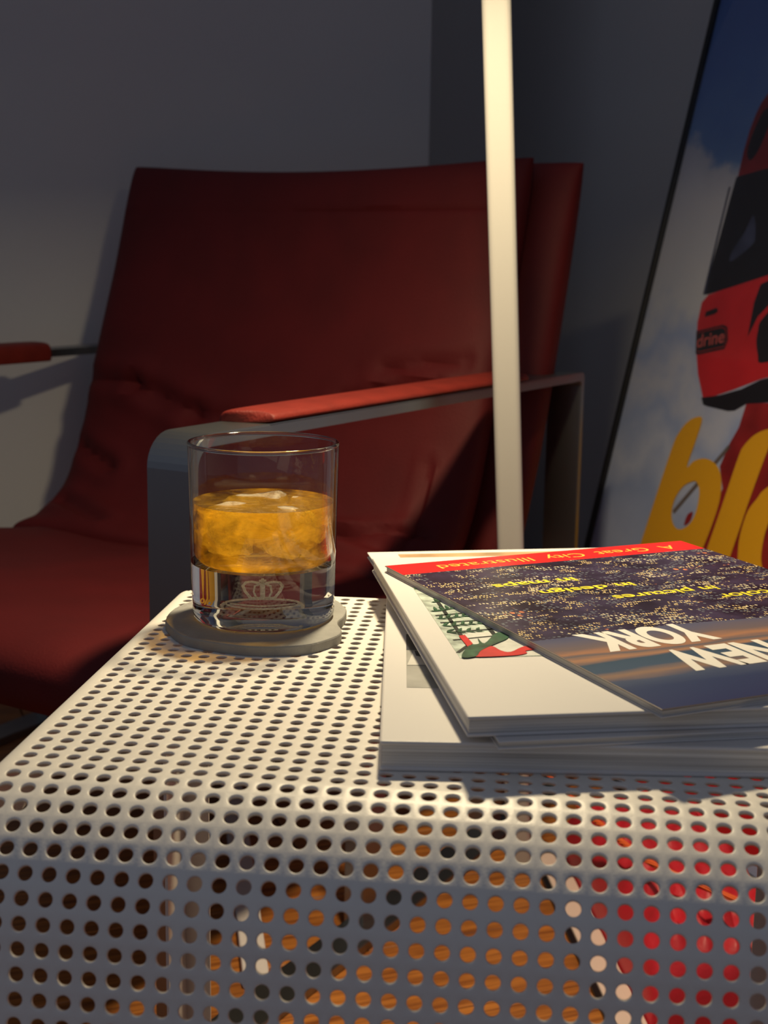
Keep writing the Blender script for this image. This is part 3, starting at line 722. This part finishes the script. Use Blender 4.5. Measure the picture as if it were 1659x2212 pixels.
def slab(path, w0, w1, T, creases=(), nu=72, nv=90, n_e=7, disp=None, wfun=None):
    P = [Vector((a, 0, z)) for a, z in path]; C = catmull([(p.x, 0, p.z) for p in P], 12, closed=False)
    # resample by length
    d = [0]
    for i in range(1, len(C)): d.append(d[-1] + (C[i] - C[i - 1]).length)
    Lt = d[-1]
    def at(q):
        s = q * Lt
        for i in range(1, len(C)):
            if d[i] >= s - 1e-9:
                f = (s - d[i - 1]) / max(d[i] - d[i - 1], 1e-9); p = C[i - 1].lerp(C[i], f); break
        i0 = max(0, i - 3); i1 = min(len(C) - 1, i + 2); t = (C[i1] - C[i0]).normalized()
        return p, Vector((-t.z, 0, t.x))    # normal
    vs = []; fs = []
    def e(x): return max(0.0, 1 - abs(x) ** n_e) ** (1 / 3.0)
    for side in (1, -1):
        for j in range(nv + 1):
            q = j / nv; qq = 0.5 - 0.5 * math.cos(math.pi * q) if True else q
            p, nn = at(qq)
            for i in range(nu + 1):
                u = 0.5 - 0.5 * math.cos(math.pi * i / nu); ww = w0 + (w1 - w0) * u
                if wfun: ww = wfun(u, qq, ww)
                ed = e(2 * u - 1) * e(2 * qq - 1)
                k = side * T / 2 * ed
                if side == 1:
                    for (a, b, wd, dp) in creases:
                        ds = seg_dist(u, qq, a, b) / wd
                        k -= dp * math.exp(-ds * ds) * (1 if ed > 0.02 else 0)
                        k += dp * 0.6 * math.exp(-((ds - 2.0) ** 2) / 1.5) * ed
                    if disp: k += disp(u, qq) * ed
                c = p + nn * k
                vs.append((c.x, ww, c.z))
    st = (nv + 1) * (nu + 1)
    for s_ in (0, 1):
        for j in range(nv):
            for i in range(nu):
                a = s_ * st + j * (nu + 1) + i
                f = (a, a + 1, a + nu + 2, a + nu + 1); fs.append(f if s_ == 0 else f[::-1])
    bm = bmesh.new(); bm.from_mesh(me_from(vs, fs)); bmesh.ops.remove_doubles(bm, verts=bm.verts, dist=1e-5)
    return bm_mesh(bm)
# back: mid surface sits half a thickness behind the front face (path runs bottom to top so the normal faces forward)
TB = 0.062
front = [(0.446, 0.309), (0.478, 0.317), (0.516, 0.348), (0.551, 0.411), (0.590, 0.527), (0.632, 0.645), (0.672, 0.769)]
mid = []
for i, (a, z) in enumerate(front):
    a0, z0 = front[max(i - 1, 0)]; a1, z1 = front[min(i + 1, len(front) - 1)]
    t = Vector((a1 - a0, z1 - z0)).normalized(); nb = Vector((t.y, -t.x))     # behind
    sc = [0.2, 0.55, 0.9, 1, 1, 1, 0.8][i]
    mid.append((a + nb.x * TB / 2 * sc, z + nb.y * TB / 2 * sc))
def back_disp(u, q):
    return 0.004 * math.sin(3.1 * u + 1.0) * math.sin(6 * q) + 0.0025 * math.sin(9 * u + 4 * q) * math.sin(5 * q + 2)
cre = [((0.98, 0.47), (0.84, 0.46), 0.016, 0.0060), ((0.84, 0.46), (0.66, 0.40), 0.02, 0.0068), ((0.66, 0.40), (0.50, 0.375), 0.024, 0.0056),
       ((0.97, 0.30), (0.86, 0.25), 0.018, 0.0070), ((0.95, 0.13), (0.80, 0.05), 0.02, 0.0070), ((0.10, 0.50), (0.30, 0.46), 0.014, 0.0056), ((0.05, 0.56), (0.22, 0.53), 0.014, 0.0049),
       ((0.06, 0.17), (0.24, 0.12), 0.016, 0.0063), ((0.12, 0.10), (0.32, 0.13), 0.018, 0.0056), ((0.03, 0.885), (0.97, 0.875), 0.006, 0.0022), ((0.085, 0.35), (0.075, 0.05), 0.008, 0.0042)]
def back_w(u, q, ww):
    return ww
bk = link('back_cushion', slab(mid, 0.042, 0.634, TB, cre, disp=back_disp), M_LEATHER, chair, True)
# dip of the top edge in the middle
me = bk.data
for v in me.vertices:
    u = (v.co.y - 0.042) / 0.592
    t = max(0, (v.co.z - 0.64) / 0.13)
    v.co.z -= 0.014 * math.sin(math.pi * min(max(u, 0), 1)) * t * t
# thicker roll behind the near edge of the back
rp_ = [(0.030, 0.0), (0.028, 0.02)]
roll_path = [(0.585, 0.30), (0.640, 0.43), (0.672, 0.53), (0.706, 0.645), (0.737, 0.757)]
link('back_edge_roll', slab(roll_path, -0.002, 0.110, 0.052, (), nu=32, nv=60, n_e=3.2), M_LEATHER, chair, True)
seat_mid = [(-0.012, 0.262), (-0.030, 0.288), (-0.010, 0.301), (0.08, 0.300), (0.20, 0.296), (0.33, 0.289), (0.42, 0.280), (0.52, 0.266)]
def seat_disp(u, q): return 0.004 * math.sin(5 * u) * math.sin(7 * q + 1) + 0.003 * math.sin(11 * u + 5 * q)
link('seat_cushion', slab(seat_mid[2:], 0.026, 0.640, 0.066, [((0.2, 0.86), (0.5, 0.80), 0.03, 0.003), ((0.6, 0.82), (0.85, 0.88), 0.03, 0.003)], disp=seat_disp, n_e=9), M_LEATHER, chair, True)
# front roll piping and cross bars
for (a, z) in ((0.30, 0.2545), (0.56, 0.226)):
    box('cross_bar', a - 0.018, a + 0.018, 0.021, WF - 0.021, z - 0.005, z + 0.005, M_STEEL, chair, 0.001)
for (w_) in (0.16, 0.52):
    box('seat_rail', 0.10, 0.60, w_ - 0.012, w_ + 0.012, 0.2600, 0.2665, M_STEEL, chair, 0.001)
for sx in (0.0, WF):
    s_ = 1 if sx == 0 else -1
    for (a, z) in ((0.30, 0.2545), (0.56, 0.226)):
        x0, x1 = sorted((sx + s_ * 0.0, sx + s_ * 0.022))
        box('bracket', a - 0.02, a + 0.02, x0, x1, 0.006, z, M_STEEL, chair, 0.001)

# ================================================================== leaning poster
mw = Matrix.Identity(4)
for r in range(3): mw[r][0] = PO_R[r]; mw[r][1] = PO_UP[r]; mw[r][2] = PO_N[r]; mw[r][3] = (PO_C0 + PO_N * 0.0)[r]
poster = thing('framed_poster', 'black framed poster of a red cable car with yellow letters, leaning on the wall', 'poster', mw=mw)
def sky_print():
    mt, nt, N, L = nodes_of('sky_photo_print'); p = N['Principled BSDF']
    tc = N.new('ShaderNodeTexCoord'); sx = N.new('ShaderNodeSeparateXYZ'); L.new(tc.outputs['Object'], sx.inputs[0])
    nz = N.new('ShaderNodeTexNoise'); nz.inputs['Scale'].default_value = 7; nz.inputs['Detail'].default_value = 6; nz.inputs['Roughness'].default_value = 0.55
    L.new(tc.outputs['Object'], nz.inputs['Vector'])
    # cloud edge about 0.79 m up the sheet, noisy
    mu = N.new('ShaderNodeMath'); mu.operation = 'MULTIPLY_ADD'; mu.inputs[1].default_value = 0.30; mu.inputs[2].default_value = -0.15; L.new(nz.outputs['Fac'], mu.inputs[0])
    ad = N.new('ShaderNodeMath'); ad.operation = 'ADD'; L.new(sx.outputs['Y'], ad.inputs[0]); L.new(mu.outputs[0], ad.inputs[1])
    rp = N.new('ShaderNodeValToRGB'); cr = rp.color_ramp; cr.elements[0].position = 0.0; cr.elements[0].color = (0.36, 0.46, 0.76, 1)
    cr.elements[1].position = 1.0; cr.elements[1].color = (0.10, 0.20, 0.52, 1)
    for ps, c in ((0.28, (0.48, 0.55, 0.82)), (0.35, (0.36, 0.45, 0.74)), (0.41, (0.56, 0.62, 0.84)), (0.46, (0.38, 0.47, 0.76)), (0.50, (0.56, 0.60, 0.78)), (0.54, (0.36, 0.45, 0.74)), (0.60, (0.63, 0.66, 0.77)), (0.74, (0.73, 0.73, 0.79)), (0.79, (0.62, 0.63, 0.70)), (0.815, (0.17, 0.31, 0.60)), (0.9, (0.12, 0.24, 0.56))):
        e = cr.elements.new(ps); e.color = (*c, 1)
    L.new(ad.outputs[0], rp.inputs[0]); L.new(rp.outputs[0], p.inputs['Base Color']); p.inputs['Roughness'].default_value = 0.35
    return mt
fw = 0.008
panel = box('print_panel', fw, PO_W - fw, fw, PO_H - fw, 0.004, 0.0100, sky_print(), poster)
def bar_box(x0, x1, y0, y1): box('frame_bar', x0, x1, y0, y1, 0.0, 0.016, M_BLACK, poster, 0.0008, 1)
bar_box(0, fw, 0, PO_H); bar_box(PO_W - fw, PO_W, 0, PO_H); bar_box(fw, PO_W - fw, 0, fw); bar_box(fw, PO_W - fw, PO_H - fw, PO_H)
M_PR = mat('poster_red', (0.62, 0.022, 0.030), rough=0.35, var=0.12, vscale=20); M_PDR = mat('poster_dark_red', (0.30, 0.018, 0.020), rough=0.35, var=0.3, vscale=25)
M_PK = mat('poster_near_black', (0.016, 0.015, 0.020), rough=0.3); M_PB = mat('poster_window_blue', (0.05, 0.06, 0.12), rough=0.3, var=0.3, vscale=40)
M_PY = mat('poster_yellow', (0.85, 0.43, 0.015), rough=0.35); M_PG = mat('poster_grey', (0.16, 0.13, 0.13), rough=0.35)
Z = 0.0102
def P(name, pts, mt, k, holes=(), smooth=0): return decal(name, pts, mt, panel, Z + 0.00015 * k, holes, smooth)
P('printed_lower_field', [(0.02, 0.02), (0.78, 0.02), (0.78, 0.27), (0.22, 0.25), (0.02, 0.12)], M_PR, 0)
P('printed_pillar', [(0.274, 0.495), (0.38, 0.51), (0.48, 0.30), (0.48, 0.2), (0.20, 0.2), (0.249, 0.299), (0.253, 0.323), (0.261, 0.36), (0.269, 0.393), (0.253, 0.417), (0.261, 0.446), (0.271, 0.467)], M_PDR, 1)
P('printed_rod', [(0.259, 0.444), (0.265, 0.442), (0.184, 0.346), (0.179, 0.350)], M_PG, 1)
P('printed_bolt', [(0.222, 0.356), (0.212, 0.350), (0.211, 0.337), (0.221, 0.344)], M_PDR, 2, smooth=4)
P('printed_cabin_roof', [(0.144, 0.798), (0.146, 0.824), (0.151, 0.843), (0.156, 0.855), (0.20, 0.905), (0.40, 0.93), (0.43, 0.80), (0.191, 0.769), (0.145, 0.763)], M_PDR, 2)
P('printed_cabin_body', [(0.143, 0.619), (0.133, 0.609), (0.134, 0.584), (0.145, 0.551), (0.162, 0.521), (0.185, 0.493), (0.209, 0.498), (0.243, 0.509), (0.29, 0.526), (0.46, 0.57), (0.44, 0.69), (0.243, 0.645)], M_PR, 2)
P('printed_cabin_window', [(0.142, 0.766), (0.14, 0.742), (0.138, 0.696), (0.135, 0.651), (0.132, 0.619), (0.143, 0.62), (0.192, 0.631), (0.242, 0.643), (0.44, 0.69), (0.43, 0.80), (0.19, 0.772)], M_PK, 3)
P('printed_window_edge', [(0.131, 0.754), (0.131, 0.69), (0.1315, 0.619), (0.136, 0.62), (0.1345, 0.69), (0.1345, 0.754)], M_PB, 4)
P('printed_window_glint', [(0.197, 0.718), (0.188, 0.697), (0.172, 0.675), (0.174, 0.661), (0.209, 0.681), (0.211, 0.695)], M_PB, 4, smooth=3)
P('printed_roof_glint', [(0.151, 0.802), (0.165, 0.845), (0.185, 0.84), (0.176, 0.80), (0.162, 0.785)], M_PK, 3, smooth=3)
P('printed_cabin_skirt', [(0.182, 0.493), (0.216, 0.499), (0.258, 0.511), (0.29, 0.525), (0.46, 0.57), (0.47, 0.53), (0.301, 0.499), (0.274, 0.495), (0.255, 0.485), (0.242, 0.483), (0.199, 0.484), (0.189, 0.485)], M_PK, 3)
P('printed_slot', [(0.147, 0.598), (0.168, 0.604), (0.173, 0.600), (0.167, 0.596), (0.147, 0.591)], M_PK, 3)
P('printed_badge', [(0.1365, 0.573), (0.189, 0.584), (0.2, 0.582), (0.208, 0.566), (0.205, 0.555), (0.153, 0.544), (0.1465, 0.5452)], M_PK, 3)
P('printed_badge_line', [(0.140, 0.5715), (0.188, 0.5815), (0.198, 0.5795), (0.2055, 0.5658), (0.203, 0.5572), (0.153, 0.5468), (0.1485, 0.548)], M_PDR, 4, holes=[[(0.1408, 0.5703), (0.188, 0.5802), (0.197, 0.5784), (0.2040, 0.5655), (0.202, 0.5585), (0.153, 0.5480), (0.1492, 0.549)]])
P('printed_stripe', [(0.245, 0.635), (0.241, 0.613), (0.245, 0.572), (0.255, 0.597), (0.28, 0.62), (0.30, 0.655)], M_PK, 3)
P('printed_headlamp', [(0.263, 0.593), (0.262, 0.581), (0.264, 0.568), (0.273, 0.553), (0.282, 0.544), (0.32, 0.556), (0.335, 0.58), (0.32, 0.61), (0.29, 0.615)], M_PK, 3, smooth=4)
tm = text_mesh('drine', 0.056, 0.0165, 0.012)
o = link('printed_lettering', tm, mat('poster_badge_red', (0.55, 0.10, 0.10), rough=0.35), panel, loc=(0.1460, 0.5520, Z + 0.0009)); o.rotation_euler = (0, 0, math.radians(11))
lb = [(0.195, 0.468), (0.178, 0.467), (0.163, 0.458), (0.153, 0.445), (0.147, 0.430), (0.138, 0.371), (0.129, 0.305), (0.124, 0.268), (0.119, 0.236), (0.147, 0.232), (0.163, 0.247), (0.196, 0.240), (0.227, 0.252), (0.250, 0.282), (0.262, 0.325), (0.268, 0.355), (0.270, 0.378), (0.266, 0.396), (0.257, 0.411), (0.241, 0.420), (0.220, 0.422), (0.200, 0.416), (0.188, 0.407), (0.193, 0.440)]
hb = [(0.209, 0.392), (0.219, 0.390), (0.227, 0.379), (0.229, 0.357), (0.222, 0.341), (0.206, 0.331), (0.191, 0.333), (0.180, 0.345), (0.179, 0.364), (0.190, 0.382)]
P('printed_letter', lb, M_PY, 6, holes=[hb], smooth=4)
P('printed_letter', [(0.335, 0.472), (0.325, 0.471), (0.312, 0.466), (0.301, 0.459), (0.290, 0.447), (0.285, 0.433), (0.277, 0.374), (0.269, 0.320), (0.262, 0.262), (0.280, 0.255), (0.305, 0.262), (0.317, 0.330), (0.324, 0.383), (0.332, 0.432), (0.338, 0.464)], M_PY, 6, smooth=4)
oo = [(0.346, 0.404), (0.338, 0.393), (0.327, 0.376), (0.324, 0.352), (0.327, 0.331), (0.341, 0.300), (0.370, 0.284), (0.410, 0.290), (0.440, 0.32), (0.452, 0.368), (0.440, 0.405), (0.410, 0.422), (0.372, 0.420)]
P('printed_letter', oo, M_PY, 6, holes=[[(0.375, 0.385), (0.367, 0.36), (0.372, 0.328), (0.39, 0.315), (0.408, 0.33), (0.413, 0.36), (0.405, 0.385), (0.39, 0.394)]], smooth=4)
M_PANE = thin_glass('poster_glazing', (0.97, 0.97, 0.97), 1.45)
box('glazing', fw, PO_W - fw, fw, PO_H - fw, 0.0135, 0.0150, M_PANE, poster)

# ================================================================== red bag and pale strip on the floor
bag = thing('red_bag', 'crumpled crimson bag with a pale edge strip lying on the floor behind the table', 'bag', (0.2765, 0.729, 0), math.atan2(0.319, -0.065) - math.pi / 2)
def bag_mesh():
    nx, ny = 40, 70; vs = []; fs = []
    for side in (1, 0):
        for j in range(ny + 1):
            for i in range(nx + 1):
                u = i / nx; v = j / ny
                x = 0.022 + 0.150 * u; y = -0.185 + 0.37 * v
                e = (max(0, 1 - abs(2 * u - 1) ** 5) * max(0, 1 - abs(2 * v - 1) ** 7)) ** 0.45
                z = 0.0
                if side:
                    z = 0.086 * e + e * (0.006 * math.sin(38 * u + 9 * v) * math.sin(5 * v + 1) + 0.005 * math.sin(17 * v + 6 * u) + 0.004 * math.sin(60 * v - 20 * u) * math.sin(9 * u))
                    z = max(z, 0.0)
                vs.append((x, y, z))
    st = (nx + 1) * (ny + 1)
    for s_ in (0, 1):
        for j in range(ny):
            for i in range(nx):
                a = s_ * st + j * (nx + 1) + i; f = (a, a + 1, a + nx + 2, a + nx + 1); fs.append(f if s_ == 0 else f[::-1])
    bm = bmesh.new(); bm.from_mesh(me_from(vs, fs)); bmesh.ops.remove_doubles(bm, verts=bm.verts, dist=1e-5); return bm_mesh(bm)
link('bag_body', bag_mesh(), mat('crimson_cloth', (0.50, 0.016, 0.032), rough=0.5, bump=0.15, bscale=300, var=0.15, vscale=20), bag, True)
M_STRIP = mat('pale_strip', (0.70, 0.55, 0.50), rough=0.45)
box('edge_strip', -0.006, 0.021, -0.19, 0.165, 0.0, 0.006, M_STRIP, bag, 0.0015)
box('dark_piping', -0.013, -0.0065, -0.19, 0.165, 0.0, 0.005, M_BLACK, bag, 0.001)
sa = Vector((-0.012, 0.575, 0)); sb = Vector((-0.190, 1.225, 0)); dd = sb - sa
st_o = box('floor_strip', 0, dd.length, -0.012, 0.012, 0.0, 0.012, mat('pale_metal_strip', (0.66, 0.60, 0.60), rough=0.4), None, 0.002)
st_o.location = sa; st_o.rotation_euler = (0, 0, math.atan2(dd.y, dd.x))
tag(st_o, 'pale metal strip lying on the wooden floor under the red chair', 'strip')
